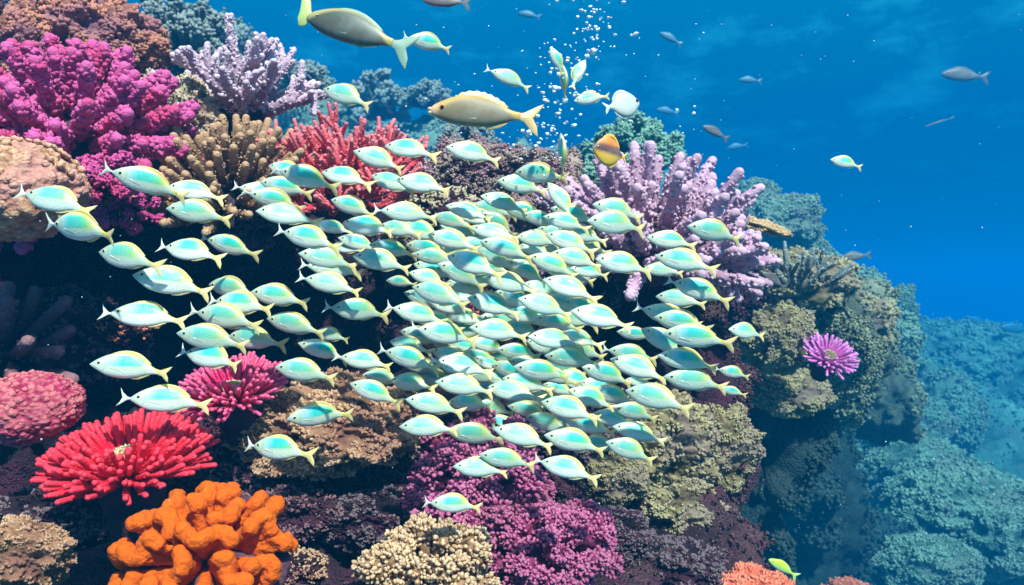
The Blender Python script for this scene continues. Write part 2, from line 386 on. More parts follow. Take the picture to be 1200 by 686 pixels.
def finger(m, root, d, L, r0, r1, bend, seg=10, nods=0, ns=.4, n=6, t0=0., t1=1., bump=.12, grav=0.):
    d = nrm(d); b = rng.normal(0, bend, 3); P = []
    for i in range(n):
        u = i / (n - 1); P.append(root + d * L * u + b * L * u * u + np.array([0, 0, grav]) * L * u * u)
    rad = [r0 + (r1 - r0) * (i / (n - 1)) for i in range(n)]
    P, T, rr, Ls = m.tube(P, rad, seg, t0, t1, bump)
    if nods:
        u = .12 + .88 * rng.random(nods); idx = u * (n - 1); i0 = np.minimum(idx.astype(int), n - 2); f = (idx - i0)[:, None]
        c = P[i0] * (1 - f) + P[i0 + 1] * f; t = T[i0]
        q = rng.normal(0, 1, (nods, 3)); q -= t * (q * t).sum(1)[:, None]; q /= np.linalg.norm(q, axis=1, keepdims=True)
        r = (rr[i0] * (1 - f[:, 0]) + rr[i0 + 1] * f[:, 0])
        m.blobs(c + q * r[:, None] * .92, r * ns * (.7 + .6 * rng.random(nods)), q + .6 * t, 1, .2 + .3, 1., 1.35)
    return P
def fingers(R_, n=50, L=.75, r=.06, spread=.25, nods=40, ns=.35, tip=.75, bend=.06, br=.4, zmin=.1, bump=.12, lv=.45):
    out = []
    for d in fib(n, zmin, .1):
        root = d * np.array([br, br, br * .5]) * R_
        m = MB(); l = L * R_ * (.98 - lv / 2 + lv * rng.random())
        finger(m, root, d + np.array([0, 0, spread]), l, r * R_, r * tip * R_, bend, nods=nods, ns=ns, bump=bump)
        out.append(m)
    return out
def stag(R_, n=14, L=.55, r=.045, levels=3, nods=24, zmin=.2, spr=.55, ns=.4, up=.3, k=3):
    out = []
    for d in fib(n, zmin, .1):
        m = MB()
        def rec(p, d, l, rr, lev):
            P = finger(m, p, d, l, rr, rr * .78, .08, 8, int(nods * l / (L * R_)) + 2, ns, 5, .15 + .15 * (levels - lev), .4 + .2 * (levels - lev) if lev else 1.)
            if lev == 0: return
            for j in range(k if lev > 1 else k):
                u = .45 + .5 * (j + rng.random()) / k
                q = P[min(int(u * 5), 4)]
                rec(q, nrm(d + rng.normal(0, spr, 3) + np.array([0, 0, up])), l * (.55 + .25 * rng.random()), rr * .78, lev - 1)
        rec(d * np.array([.25, .25, .1]) * R_, d + np.array([0, 0, .2]), L * R_, r * R_, levels)
        out.append(m)
    return out
def mound(R_, sx=1, sy=1, sz=.6, fq=9, amp=.05, k=6, seed=0, lump=.15, pits=True):
    m = MB(); v, t = ico(k); v2 = v.copy()
    h = fbm(v * 1.6 + seed, 3, seed) * lump
    w = worley(v * fq + seed * 3.1, seed); h2 = (.6 - w) * amp * 2
    w3 = worley(v * fq * 2.7 + seed, seed + 4); h2 += (.5 - w3) * amp * .6
    p = v * (1 + h + h2)[:, None] * np.array([sx, sy, sz]) * R_
    m.add(p, t, tip=np.clip(.55 + h2 / amp * .45, 0, 1)); return m
def crust(R_, sx, sy, sz, n=500, nod=.035, k=5, seed=0, thr=-.15, cl=5, zmin=-.6, el=1.3, amp=.22):
    """lumpy head covered by clusters of small knobs where its relief stands out; returns (core, knobs)"""
    v, t = ico(k); sc = np.array([sx, sy, sz]) * R_; nod *= .72; n = int(n * 1.7); el *= 1.25
    h = lambda q: fbm(q * 2.4 + seed, 4, seed, .6) * amp
    wf = (.5 - worley(v * 9 + seed, seed)) * .07 + (.5 - worley(v * 22 + seed, seed + 2)) * .045
    core = MB(); core.add(v * (1 + h(v) + wf)[:, None] * sc, t, tip=np.clip(.4 + h(v) / amp * .3 + wf * 5, 0, 1))
    q = rng.normal(0, 1, (n, 3)); q /= np.linalg.norm(q, axis=1, keepdims=True); q = q[q[:, 2] > zmin]
    hh = h(q); q = q[hh > thr * amp * 2]
    nb = MB()
    q = np.repeat(q, cl, 0) + rng.normal(0, nod * .9, (len(q) * cl, 3)); q /= np.linalg.norm(q, axis=1, keepdims=True)
    hh = h(q); c = q * (1 + hh + nod * (.9 * rng.random(len(q)) - .2))[:, None] * sc
    nb.blobs(c, nod * R_ * (.55 + .7 * rng.random(len(q))), q / sc * R_ + rng.normal(0, .35, q.shape) + np.array([0, 0, .3]), 1, .2, 1, el)
    return core, nb

def colony(name, px, py, d, label, cat='coral', tilt=25, side=0, spin=0, group=None):
    return empty(name, at(px, py, d), (R(tilt), R(side), R(spin)), label, cat, group)
def px(n, d): return n * d / F

# ------------------------------------------------------------------ coral colonies
def bush(name, mat, x, y, d, w, label, n=45, nn=24, nod=.055, flat=.8, tilt=35, side=0, group=None, base='rock', **k):
    d = far(d); Rr = px(w / 2, d); e = colony(name, x, y, d, label, 'coral', tilt, side, 0, group)
    base_mb(Rr * .55, .45, 4).build('base', M[base], e)
    emit(e, cauliflower(Rr, n, nn, nod, flat, **k), mat); return e
def crusty(name, mat, x, y, d, w, h, label, depth=.6, n=450, nod=.04, tilt=20, side=0, core=None, group=None, **k):
    d = far(d); s = px(w / 2, d); e = colony(name, x, y, d, label, 'coral', tilt, side, 0, group)
    c, nb = crust(s, 1, depth, h / w, int(n * 1.5), nod * .85, 6 if d < 4 else 5, **k)
    c.build('core', mat if core is None or core is M['midrock'] else core, e); o = nb.build('knobs', mat, e); structure(o, 'stuff'); return e

# top left: rust coral heads
crusty('bushy_coral', M['rust'], 92, 52, 3.1, 180, 112, 'rust and pink bushy coral head in the top left corner', n=650, nod=.045, seed=1)
crusty('bushy_coral', M['rust'], 5, 62, 2.9, 120, 90, 'small orange coral lump at the left edge above the magenta coral', n=350, nod=.06, seed=2)
# big magenta coral of radiating knobbly fingers
e = colony('finger_coral', 75, 170, 2.55, 'large magenta finger coral with thick knobbly branches on the upper left', 'coral', 48, 0)
RR = px(128, 2.55)
base_mb(RR * .5, .5, 4).build('base', M['shade'], e)
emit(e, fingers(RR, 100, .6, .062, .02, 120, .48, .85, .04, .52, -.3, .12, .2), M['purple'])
bush('cauliflower_coral', M['purple'], 120, 215, 2.3, 90, 'magenta coral clump just below the big magenta finger coral', 26, 26, .07, .7, 45)
bush('cauliflower_coral', M['purple'], 160, 250, 2.45, 62, 'small magenta coral knob above the dark cave on the left', 16, 24, .08, .7, 60)
# peach mound at the left edge
e = colony('mound_coral', 18, 225, 2.15, 'smooth peach coloured mound coral at the left edge under the magenta coral', 'coral', 25)
mound(px(76, 2.15), 1, .9, .78, 8, .05, 6, 3).build('dome', M['tan'], e)
mb_ = MB(); q = np.array(fib(160, .0)); mb_.blobs(q * px(76, 2.15) * np.array([1, .9, .78]) * 1.02, np.full(160, px(4.5, 2.15)), q, 2, .5, 1, .8)
structure(mb_.build('polyps', M['tan'], e), 'stuff')
# grey bush behind, lavender branching coral
bush('bushy_coral', M['greybush'], 215, 70, 4.4, 130, 'grey green bushy coral behind the lavender coral', 40, 20, .06, 1.0, 15, zmin=-.2)
bush('bushy_coral', M['greybush'], 352, 100, 4.9, 62, 'small grey dome shaped coral right of the lavender coral', 26, 20, .08, .9, 10)
e = colony('branching_coral', 284, 134, 3.1, 'tall lavender branching coral at the top left of the reef', 'coral', 12, 6)
RR = px(96, 3.1); base_mb(RR * .35, .4, 4).build('base', M['rock'], e)
emit(e, stag(RR, 15, .46, .074, 2, 36, -.05, .42, .38, .4, 3), M['lavender'])
# tan knobbly coral, brown finger coral
crusty('knobbly_coral', M['sand'], 205, 150, 3.0, 110, 110, 'sandy beige knobbly coral between magenta and brown finger corals', n=420, nod=.055, seed=5)
e = colony('finger_coral', 262, 232, 2.75, 'brown finger coral with pale tips under the lavender coral', 'coral', 28, 0)
RR = px(86, 2.75); base_mb(RR * .6, .5, 4).build('base', M['dusky'], e)
emit(e, fingers(RR, 170, .62, .062, .35, 26, .32, .85, .05, .66, -.1, .1), M['brown'])
bush('cauliflower_coral', M['dusky'], 292, 262, 2.9, 84, 'dusky brown coral in shadow below the brown finger coral', 24, 22, .075, .7, 70)
# red branching coral
e = colony('branching_coral', 402, 236, 2.95, 'bright red branching coral behind the top of the fish school', 'coral', 22, 0)
RR = px(92, 2.95); base_mb(RR * .45, .4, 4).build('base', M['shade'], e)
emit(e, stag(RR, 40, .5, .05, 2, 24, -.1, .45, .4, .36, 3), M['red'])
crusty('knobbly_coral', M['lavender'], 462, 188, 3.4, 70, 60, 'small pale pink knobbly coral right of the red coral', n=140, nod=.07, seed=8, core=M['rock'])
# centre rocks
crusty('crusty_coral', M['midpink'], 560, 205, 3.5, 92, 62, 'pinkish brown crusty coral under the tan fish with yellow fins', n=340, nod=.055, seed=9, core=M['rock'])
crusty('crusty_coral', M['midpink'], 620, 212, 3.5, 92, 70, 'pinkish brown crusty coral beneath the rising bubbles', n=340, nod=.055, seed=10, core=M['rock'])
crusty('crusty_coral', M['sand'], 515, 250, 3.35, 95, 60, 'tan crusty coral lump in the middle of the reef crest', n=340, nod=.055, seed=11, core=M['rock'])
bush('bushy_coral', M['greybush'], 550, 172, 4.3, 66, 'small grey green dome coral under the tan fish', 24, 22, .075, .9, 12)
bush('bushy_coral', M['greybush'], 455, 195, 5.0, 84, 'faint blue grey coral behind the red branching coral', 26, 22, .075, .9, 12)
bush('bushy_coral', M['greenbush'], 745, 192, 4.6, 118, 'round green bushy coral behind the orange butterfly shaped fish', 60, 26, .05, .85, 15, spread=.17)
bush('bushy_coral', M['greenbush'], 682, 222, 4.0, 76, 'low olive green coral left of the pink finger coral', 34, 24, .06, .8, 18)
for (x, y, w, t) in [(500, 120, 60, 'faint hazy coral head left of the tan fish'), (640, 205, 70, 'faint hazy coral head behind the bubbles'), (600, 205, 60, 'faint hazy coral head right of the tan fish tail'), (270, 60, 70, 'faint hazy coral head behind the lavender coral'), (440, 130, 90, 'faint hazy coral mound under the pale small fish')]:
    bush('bushy_coral', M['greybush'], x, y, 8.0, w, t, 18, 14, .09, .9, 10)
# big pink finger coral
e = colony('finger_coral', 762, 292, 3.05, 'large lavender pink finger coral on the right side of the school', 'coral', 30, 0)
RR = px(98, 3.05); base_mb(RR * .6, .6, 5).build('base', M['shade'], e)
emit(e, fingers(RR, 96, .8, .074, .2, 60, .42, .8, .08, .5, -.15), M['pink'])
e = colony('finger_coral', 838, 306, 3.2, 'lavender pink coral knobs drooping at the right of the pink finger coral', 'coral', 50, 25)
RR = px(54, 3.2); base_mb(RR * .6, .6, 4).build('base', M['shade'], e)
emit(e, fingers(RR, 52, .62, .1, .1, 20, .4, .85, .06, .6, -.1), M['pink'])
e = colony('plate_coral', 880, 262, far(3.9), 'thin orange tan plate coral right of the pink finger coral', 'coral', 12, 16)
c, nb = crust(px(44, far(3.9)), 1, .8, .16, 320, .04, 5, 4, amp=.15); c.build('plate', M['plate'], e); structure(nb.build('knobs', M['plate'], e), 'stuff')
# right slope
for i, (x, y, d, w, h, t) in enumerate([
    (935, 330, 4.2, 120, 70, 'olive grey crusty coral on the crest right of the school'),
    (990, 380, 4.6, 110, 80, 'olive crusty coral on the slope above the blue drop'),
    (915, 400, 4.0, 80, 80, 'tan olive crusty coral left of the violet star coral'),
    (925, 462, 4.1, 90, 50, 'pale olive crusty coral beneath the violet star coral'),
    (1010, 470, 5.4, 70, 60, 'faint green crusty coral right of the violet star coral'),
    (1045, 380, 6.6, 60, 90, 'hazy teal coral ledge on the far right slope')]):
    crusty('crusty_coral', M['olive'] if d < 5 else M['farrock'], x, y, d, w, h, t, n=420, nod=.05, seed=20 + i, core=M['midrock'])
e = colony('branching_coral', 930, 338, far(4.0), 'grey lavender branching coral on the right reef crest', 'coral', 8, 10)
emit(e, stag(px(46, far(4.0)), 8, .6, .075, 1, 20, .3, .4, .4, .35, 3), M['greybush'])
e = colony('branching_coral', 965, 335, far(4.1), 'small grey staghorn coral beside the grey branching coral', 'coral', 10, 35)
emit(e, stag(px(34, far(4.1)), 5, .7, .08, 1, 16, .5, .4, .4, .35, 2), M['greybush'])
def anemone(x, y, d, w, mat, label, n=150, tilt=28, side=0, name='tube_anemone', dm='disc', r=.042, cone=.25, inner=.22, Lf=.74):
    d = far(d); Rr = px(w / 2, d); e = colony(name, x, y, d, label, 'anemone', tilt, side)
    m = MB(); m.tube([(0, 0, -Rr * 1.1), (0, 0, -Rr * .8), (0, 0, -Rr * .45)], [Rr * .32, Rr * .36, Rr * .42], 24, 0, .3, .1); m.build('column', M['shade'], e)
    m = base_mb(Rr * .30, .5, 4, .1, 5); q = np.array(fib(160, .1)); m.blobs(q * Rr * np.array([.30, .30, .15]), np.full(160, Rr * .024), q, 1, .2, 1, 1.6)
    m.build('oral_disc', M[dm], e)
    out = []
    for i in range(n):
        u = (i + .5) / n; th = i * 2.399963 + rng.normal(0, .05)
        lay = u ** .8; el = R(56 - 50 * lay + rng.normal(0, 4))
        rad = Rr * (inner + .12 * lay); root = np.array([rad * math.cos(th), rad * math.sin(th), -.04 * Rr - .1 * Rr * lay])
        dd = np.array([math.cos(th) * math.cos(el), math.sin(th) * math.cos(el), math.sin(el)])
        L = Rr * (Lf * (.62 + .38 * lay) + .05 * rng.random()); m = MB()
        finger(m, root, dd, L, r * Rr * 1.0, r * Rr * .95, .07, 10, nods=9, ns=.3, n=6, t0=.1, t1=1., bump=.12, grav=.12)
        out.append(m)
    out = out[::-1]
    emit(e, out, mat, 'tentacle'); return e
anemone(150, 540, 1.9, 176, M['scarlet'], 'wide scarlet coral of radiating fingers around a pale centre', 290, 15, 0, r=.037, Lf=.7)
anemone(272, 458, 2.2, 118, M['cerise'], 'cerise coral of radiating fingers with pale centre above the brown ledge', 230, 23, -4, r=.038)
anemone(972, 418, 3.95, 62, M['starburst'], 'small violet star shaped coral on the right slope', 84, 42, 10, 'star_coral', 'olive', .05)
# pink mound and shadowed fingers at left
e = colony('mound_coral', 34, 478, 1.95, 'bright pink pebbly mound coral at the left edge above the scarlet coral', 'coral', 18)
mound(px(56, 1.95), 1, .9, .66, 9, .06, 6, 6).build('dome', M['pinkmound'], e)
mb_ = MB(); q = np.array(fib(220, -.1, .06)); mb_.blobs(q * px(56, 1.95) * np.array([1, .9, .66]) * 1.02, px(3.6, 1.95) * (.7 + .6 * rng.random(220)), q, 2, .4, 1, .9)
structure(mb_.build('polyps', M['pinkmound'], e), 'stuff')
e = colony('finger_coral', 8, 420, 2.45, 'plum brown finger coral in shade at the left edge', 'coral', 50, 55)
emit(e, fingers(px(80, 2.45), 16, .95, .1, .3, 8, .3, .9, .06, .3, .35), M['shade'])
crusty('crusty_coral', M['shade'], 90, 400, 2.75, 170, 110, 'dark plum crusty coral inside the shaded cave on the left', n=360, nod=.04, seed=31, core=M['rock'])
crusty('crusty_coral', M['salmon'], 150, 385, 2.62, 60, 40, 'small salmon pink encrusting coral behind the lone fish on the left', n=60, nod=.07, seed=32, core=M['rock'])
# bottom row
crusty('mound_coral', M['ledge'], 28, 652, 1.7, 112, 92, 'sandy brown knobbly coral in the bottom left corner', n=420, nod=.045, seed=33)
def lobed(x, y, d, w, mat, label):
    Rr = px(w / 2, d); e = colony('velvet_coral', x, y, d, label, 'coral', 48)
    base_mb(Rr * .85, .4, 4, .1, 2, .15).build('base', M['shade'], e); k = 0
    for q in fib(27, -.12, .05):
        m = MB(); D = np.array([1, 1, .74]); amp_ = .82 + .16 * rng.random()
        rd = np.array([q[0], q[1], -.55 * math.hypot(q[0], q[1])]); rd = nrm(rd - q * rd.dot(q)); sd = nrm(np.cross(q, rd)); ph = rng.uniform(0, 6); nb_ = int(rng.integers(6, 11))
        for s_ in range(nb_):
            u = (s_ - nb_ / 2 + .5) * .062
            qq = nrm(q + rd * u + sd * .075 * math.sin(ph + s_ * .9)); c = qq * D * Rr * (amp_ + .05 * math.sin(ph * 2 + s_ * 1.1))
            m.blob(c, Rr * (.080 + .020 * rng.random()), 3, tip=.8)
            m.tube([qq * D * Rr * .25, qq * D * Rr * .6, c * .98], [Rr * .05, Rr * .06, Rr * .065], 12, .0, .7, .05)
        o = m.build('lobe', mat, e)
        rm = o.modifiers.new('weld', 'REMESH'); rm.mode = 'VOXEL'; rm.voxel_size = Rr * .013; rm.use_smooth_shade = True
        sm = o.modifiers.new('soften', 'SMOOTH'); sm.iterations = 5; sm.factor = .6
        tx = bpy.data.textures.get('velvet') or bpy.data.textures.new('velvet', 'CLOUDS'); tx.noise_scale = .016
        dp = o.modifiers.new('fuzz', 'DISPLACE'); dp.texture = tx; dp.strength = Rr * .045; dp.mid_level = .5; k += 1
    return e
lobed(242, 660, 1.6, 208, M['orange'], 'bright orange velvety lobed coral at the bottom left')
e = crusty('ledge_coral', M['ledge'], 385, 498, 2.35, 190, 96, 'brown crumbly coral ledge right of the cerise coral', n=900, nod=.036, depth=.75, seed=34, tilt=20)
bush('cauliflower_coral', M['beige'], 500, 690, 1.95, 168, 'beige cauliflower coral at the bottom centre', 46, 30, .05, .85, 18, base='ledge')
bush('cauliflower_coral', M['magenta'], 560, 575, 2.35, 176, 'plum magenta cauliflower coral under the lowest school fish', 70, 34, .042, .8, 38, base='shade', spread=.17)
bush('cauliflower_coral', M['magenta'], 648, 655, 2.15, 150, 'magenta cauliflower coral at the bottom right of its plum neighbour', 56, 34, .046, .8, 30, base='shade', spread=.17)
bush('cauliflower_coral', M['magenta'], 520, 660, 2.3, 110, 'shaded plum coral behind the beige cauliflower coral', 30, 28, .06, .8, 30, base='shade')
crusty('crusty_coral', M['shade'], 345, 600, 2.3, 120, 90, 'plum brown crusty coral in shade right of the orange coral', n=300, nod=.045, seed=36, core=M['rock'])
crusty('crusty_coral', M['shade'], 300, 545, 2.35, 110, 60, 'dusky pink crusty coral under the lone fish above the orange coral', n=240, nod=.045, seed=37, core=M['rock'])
crusty('crusty_coral', M['ledge'], 345, 668, 2.0, 70, 50, 'small brown crusty coral between the orange and beige corals', n=200, nod=.06, seed=38, core=M['rock'])
for i, (x, y, d, w, h, t) in enumerate([
    (760, 520, 2.95, 150, 120, 'olive tan crusty coral below the lower right of the school'),
    (835, 530, 3.1, 100, 110, 'olive tan crusty coral overhanging the blue drop'),
    (790, 600, 2.9, 110, 80, 'golden tan crusty coral beneath the overhanging olive coral'),
    (715, 560, 2.8, 80, 70, 'tan crusty coral right of the plum cauliflower coral'),
    (740, 655, 2.75, 60, 60, 'small greenish crusty coral right of the magenta cauliflower coral'),
    (845, 620, 3.0, 50, 60, 'small crusty coral with reddish patches above the salmon coral')]):
    crusty('crusty_coral', M['olive'], x, y, d, w, h, t, n=420, nod=.045, seed=40 + i, core=M['midrock'])
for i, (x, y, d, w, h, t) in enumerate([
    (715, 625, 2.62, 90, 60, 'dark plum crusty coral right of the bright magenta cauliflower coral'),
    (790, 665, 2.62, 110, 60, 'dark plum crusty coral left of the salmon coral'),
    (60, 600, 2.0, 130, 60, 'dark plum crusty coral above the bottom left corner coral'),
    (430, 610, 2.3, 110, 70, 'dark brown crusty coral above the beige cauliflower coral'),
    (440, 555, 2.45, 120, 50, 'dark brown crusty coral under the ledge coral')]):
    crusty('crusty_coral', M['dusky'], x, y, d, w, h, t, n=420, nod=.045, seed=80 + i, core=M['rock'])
crusty('knobbly_coral', M['salmon'], 875, 708, 2.6, 130, 70, 'salmon red knobbly coral at the bottom edge on the right', n=500, nod=.045, seed=47, tilt=10)
crusty('knobbly_coral', M['salmon'], 992, 704, 4.6, 62, 50, 'faint pinkish coral lump at the bottom edge in blue water', n=160, nod=.06, seed=48)
crusty('crusty_coral', M['red'], 552, 378, 3.05, 60, 60, 'small dark red coral patch behind the middle of the school', n=150, nod=.06, seed=49, core=M['rock'])
crusty('crusty_coral', M['midpink'], 700, 350, 3.2, 50, 80, 'small mauve coral patch between fish and the dark hollow', n=140, nod=.07, seed=50, core=M['rock'])
crusty('crusty_coral', M['dusky'], 640, 500, 2.9, 170, 70, 'dusky crusty coral behind the lower middle of the school', n=300, nod=.05, seed=51, core=M['rock'])
for i, (x, y, d, w, h, t) in enumerate([
    (1120, 590, 5.9, 150, 80, 'pale blue green coral mound at the lower right'),
    (1075, 545, 6.3, 110, 50, 'upper left pale lump of the blue green coral mound'),
    (1190, 640, 5.7, 120, 80, 'pale coral mound at the lower right edge'),
    (1090, 660, 5.6, 110, 60, 'pale green coral mound at the bottom right'),
    (1140, 425, 9.2, 130, 70, 'hazy blue coral mound on the far right slope'),
    (1190, 480, 9.0, 110, 80, 'hazy blue coral mound at the right edge'),
    (1070, 500, 7.0, 90, 70, 'hazy teal coral lump in the blue gap on the right'),
    (915, 262, 6.3, 100, 60, 'hazy teal coral hill behind the orange plate coral'),
    (885, 232, 6.6, 60, 40, 'hazy teal coral top above the plate coral')]):
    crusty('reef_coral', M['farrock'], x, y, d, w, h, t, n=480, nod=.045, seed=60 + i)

# ------------------------------------------------------------------ fish
def fish_mat(name, kind):
    m, n, b = newmat(name); tc = N(n, 'ShaderNodeTexCoord'); sp = N(n, 'ShaderNodeSeparateXYZ')
    n.links.new(tc.outputs['Object'], sp.inputs[0]); X, Z = sp.outputs[0], sp.outputs[2]
    oi = N(n, 'ShaderNodeObjectInfo')
    def mth(op, a, b_=0., c=0.):
        x = N(n, 'ShaderNodeMath', operation=op)
        for i, v in enumerate((a, b_, c)):
            if hasattr(v, 'links'): n.links.new(v, x.inputs[i])
            else: x.inputs[i].default_value = v
        return x.outputs[0]
    def mr(v, a, b_, c=0., d=1.):
        x = N(n, 'ShaderNodeMapRange', interpolation_type='SMOOTHSTEP')
        n.links.new(v, x.inputs[0])
        for i, q in enumerate((a, b_, c, d)): x.inputs[i + 1].default_value = q
        return x.outputs[0]
    vo = N(n, 'ShaderNodeTexVoronoi'); vo.inputs['Scale'].default_value = 60; n.links.new(tc.outputs['Object'], vo.inputs['Vector'])
    nz = N(n, 'ShaderNodeTexNoise'); nz.inputs['Scale'].default_value = 5; n.links.new(tc.outputs['Object'], nz.inputs['Vector'])
    if kind == 'school':
        col = mixc(n, mr(Z, -.14, .0), (.80, .81, .66), (.62, .70, .42))
        hue = ramp(n, mth('ADD', mth('MULTIPLY', mth('ADD', X, .5), 1.0), mth('MULTIPLY', mth('SUBTRACT', oi.outputs['Random'], .5), .16)),
                   [(.26, (.40, .70, .70)), (.40, (.0, .60, .50)), (.58, (.01, .62, .38)), (.70, (.14, .60, .12)), (.79, (.72, .62, .02)), (.90, (.85, .62, .12))])
        zz = mth('ADD', Z, mth('MULTIPLY', X, -.08))
        mask = mth('MULTIPLY', mth('MULTIPLY', mr(zz, -.03, .01), mr(zz, .19, .14)), mr(X, -.32, -.17)); mask = mth('MULTIPLY', mask, mr(X, .40, .27)); mask = mth('MULTIPLY', mask, mth('ADD', mth('MULTIPLY', oi.outputs['Random'], -.25), 1.))
        col = mixc(n, mask, col, hue)
        # white keel, yellow back line
        back = mth('MULTIPLY', mr(mth('SUBTRACT', Z, mth('MULTIPLY', mth('MULTIPLY', X, X), -1.1)), .155, .2), 1.)
        col = mixc(n, mth('MULTIPLY', back, mr(X, -.3, .1)), col, (.72, .55, .06))
        col = mixc(n, mr(X, -.36, -.46, 0, .55), col, (.42, .42, .44))
        shade_tint = mth('MULTIPLY', mth('GREATER_THAN', oi.outputs['Random'], .6), .3)  # random fish get a grey-green tint, shade painted into the skin
        col = mixc(n, shade_tint, col, (.22, .42, .30))
    elif kind == 'teal':
        col = mixc(n, mr(Z, -.1, .12), (.10, .10, .065), (.055, .07, .045))
        col = mixc(n, mth('MULTIPLY', mr(mth('SUBTRACT', Z, mth('MULTIPLY', mth('MULTIPLY', X, X), -1.0)), .13, .19), 1.), col, (.38, .32, .10))
    elif kind == 'tan':
        col = mixc(n, mr(Z, -.12, .1), (.24, .19, .10), (.17, .115, .04))
        col = mixc(n, mr(mth('SUBTRACT', Z, mth('MULTIPLY', mth('MULTIPLY', X, X), -1.0)), .11, .19), col, (.5, .31, .07))
        col = mixc(n, mr(X, -.38, -.46), col, (.7, .4, .2))
    elif kind == 'butterfly':
        col = ramp(n, mth('ADD', Z, .5), [(.22, (.85, .5, .03)), (.40, (.85, .45, .03)), (.50, (.12, .05, .04)), (.62, (.25, .08, .04)), (.72, (.85, .25, .02))])
    elif kind == 'white': col = mixc(n, mr(Z, -.2, .2), (.6, .6, .5), (.42, .55, .5))
    elif kind == 'lime': col = mixc(n, mr(Z, -.12, .0), (.6, .7, .5), (.5, .65, .02))
    elif kind == 'haze_blue': col = mixc(n, mr(Z, -.1, .1), (.05, .17, .24), (.03, .12, .20))  # blue water haze painted into the skin colour
    else: col = mixc(n, mr(Z, -.1, .1), (.2, .15, .14), (.10, .07, .06))
    if kind == 'school':   # gill cover edge
        gx = mth('ADD', X, mth('MULTIPLY', mth('MULTIPLY', Z, Z), 3.))
        col = mixc(n, mth('MULTIPLY', mth('MULTIPLY', mr(gx, -.285, -.27), mr(gx, -.235, -.262)), .35), col, (.35, .4, .38))
    col = mixc(n, ramp(n, vo.outputs[0], [(.2, 0), (.8, .12)]), col, mixc(n, .5, col, (.1, .12, .12)))
    if kind != 'haze_blue': col = mixc(n, ramp(n, nz.outputs[0], [(.45, 0), (.7, .15)]), col, (.5, .55, .5))
    n.links.new(col, b.inputs['Base Color']); b.inputs['Roughness'].default_value = .34 if kind == 'school' else .55; b.inputs['Metallic'].default_value = .12
    b.inputs['Specular IOR Level'].default_value = .6; b.inputs['Coat Weight'].default_value = .25 if kind == 'school' else .0; b.inputs['Coat Roughness'].default_value = .2
    bp = N(n, 'ShaderNodeBump'); bp.inputs['Strength'].default_value = .25 if kind == 'school' else .05; bp.inputs['Distance'].default_value = .004
    n.links.new(vo.outputs[0], bp.inputs['Height']); n.links.new(bp.outputs[0], b.inputs['Normal']); return m
def fin_mat(name, c1, c2, alpha=.8):
    m, n, b = newmat(name); tc = N(n, 'ShaderNodeTexCoord'); wv = N(n, 'ShaderNodeTexWave'); wv.inputs['Scale'].default_value = 14
    wv.bands_direction = 'Z'; wv.inputs['Distortion'].default_value = 1.5
    n.links.new(tc.outputs['Object'], wv.inputs['Vector'])
    n.links.new(mixc(n, wv.outputs['Fac'], c1, c2), b.inputs['Base Color']); b.inputs['Roughness'].default_value = .4
    b.inputs['Alpha'].default_value = alpha; b.inputs['Subsurface Weight'].default_value = .0
    return m
FM = {k: fish_mat(k + '_fish_skin', k) for k in ('school', 'teal', 'tan', 'butterfly', 'white', 'lime', 'drab', 'haze_blue')}
FIN = {'school': fin_mat('yellow_fin', (.82, .55, .10), (.88, .76, .42), .68), 'pale': fin_mat('pale_fin', (.70, .68, .50), (.8, .8, .7), .8),
       'teal': fin_mat('teal_fin', (.25, .4, .3), (.4, .5, .32), .8), 'tan': fin_mat('golden_fin', (.75, .45, .12), (.8, .6, .3), .92),
       'haze_blue': fin_mat('haze_blue_fin', (.04, .14, .2), (.06, .18, .24), .7), 'drab': fin_mat('drab_fin', (.14, .12, .1), (.2, .18, .15), .6), 'lime': fin_mat('lime_fin', (.5, .6, .1), (.6, .7, .3), .9),
       'butterfly': fin_mat('orange_fin', (.85, .4, .03), (.85, .55, .1), .95), 'white': fin_mat('white_fin', (.6, .68, .62), (.7, .75, .7), .85)}
m, n, b = newmat('fish_eye_black'); b.inputs['Base Color'].default_value = (.01, .01, .015, 1); b.inputs['Roughness'].default_value = .08; EYE = m
m, n, b = newmat('fish_iris_silver'); b.inputs['Base Color'].default_value = (.6, .6, .55, 1); b.inputs['Roughness'].default_value = .25; IRIS = m
m, n, b = newmat('fish_iris_orange'); b.inputs['Base Color'].default_value = (.7, .22, .05, 1); b.inputs['Roughness'].default_value = .25; IRISO = m

# profile rows: x, top, bottom, half width   (body length 1, snout at x=-.5 facing -x)
PROF = {
 'school': [(-.5, -.012, -.022, .006), (-.475, .012, -.045, .02), (-.43, .05, -.075, .035), (-.36, .10, -.115, .052), (-.27, .15, -.162, .068), (-.16, .19, -.188, .078),
            (-.04, .208, -.198, .082), (.08, .198, -.188, .078), (.19, .163, -.160, .068), (.29, .105, -.112, .05), (.37, .055, -.088, .034), (.44, .02, -.07, .02), (.5, .008, -.068, .010)],
 'long': [(-.5, .0, -.03, .01), (-.48, .025, -.055, .03), (-.44, .06, -.08, .045), (-.37, .10, -.11, .062), (-.27, .145, -.14, .078), (-.15, .18, -.155, .088),
          (-.02, .185, -.16, .088), (.1, .165, -.15, .08), (.21, .13, -.125, .066), (.31, .09, -.095, .048), (.39, .058, -.07, .034), (.45, .042, -.055, .022), (.5, .038, -.05, .012)],
 'deep': [(-.5, .0, -.03, .012), (-.46, .06, -.08, .035), (-.38, .17, -.16, .055), (-.28, .27, -.25, .07), (-.14, .35, -.33, .08),
          (0, .37, -.36, .08), (.14, .34, -.33, .072), (.26, .27, -.26, .058), (.36, .17, -.17, .04), (.43, .08, -.09, .025), (.5, .05, -.06, .012)]}
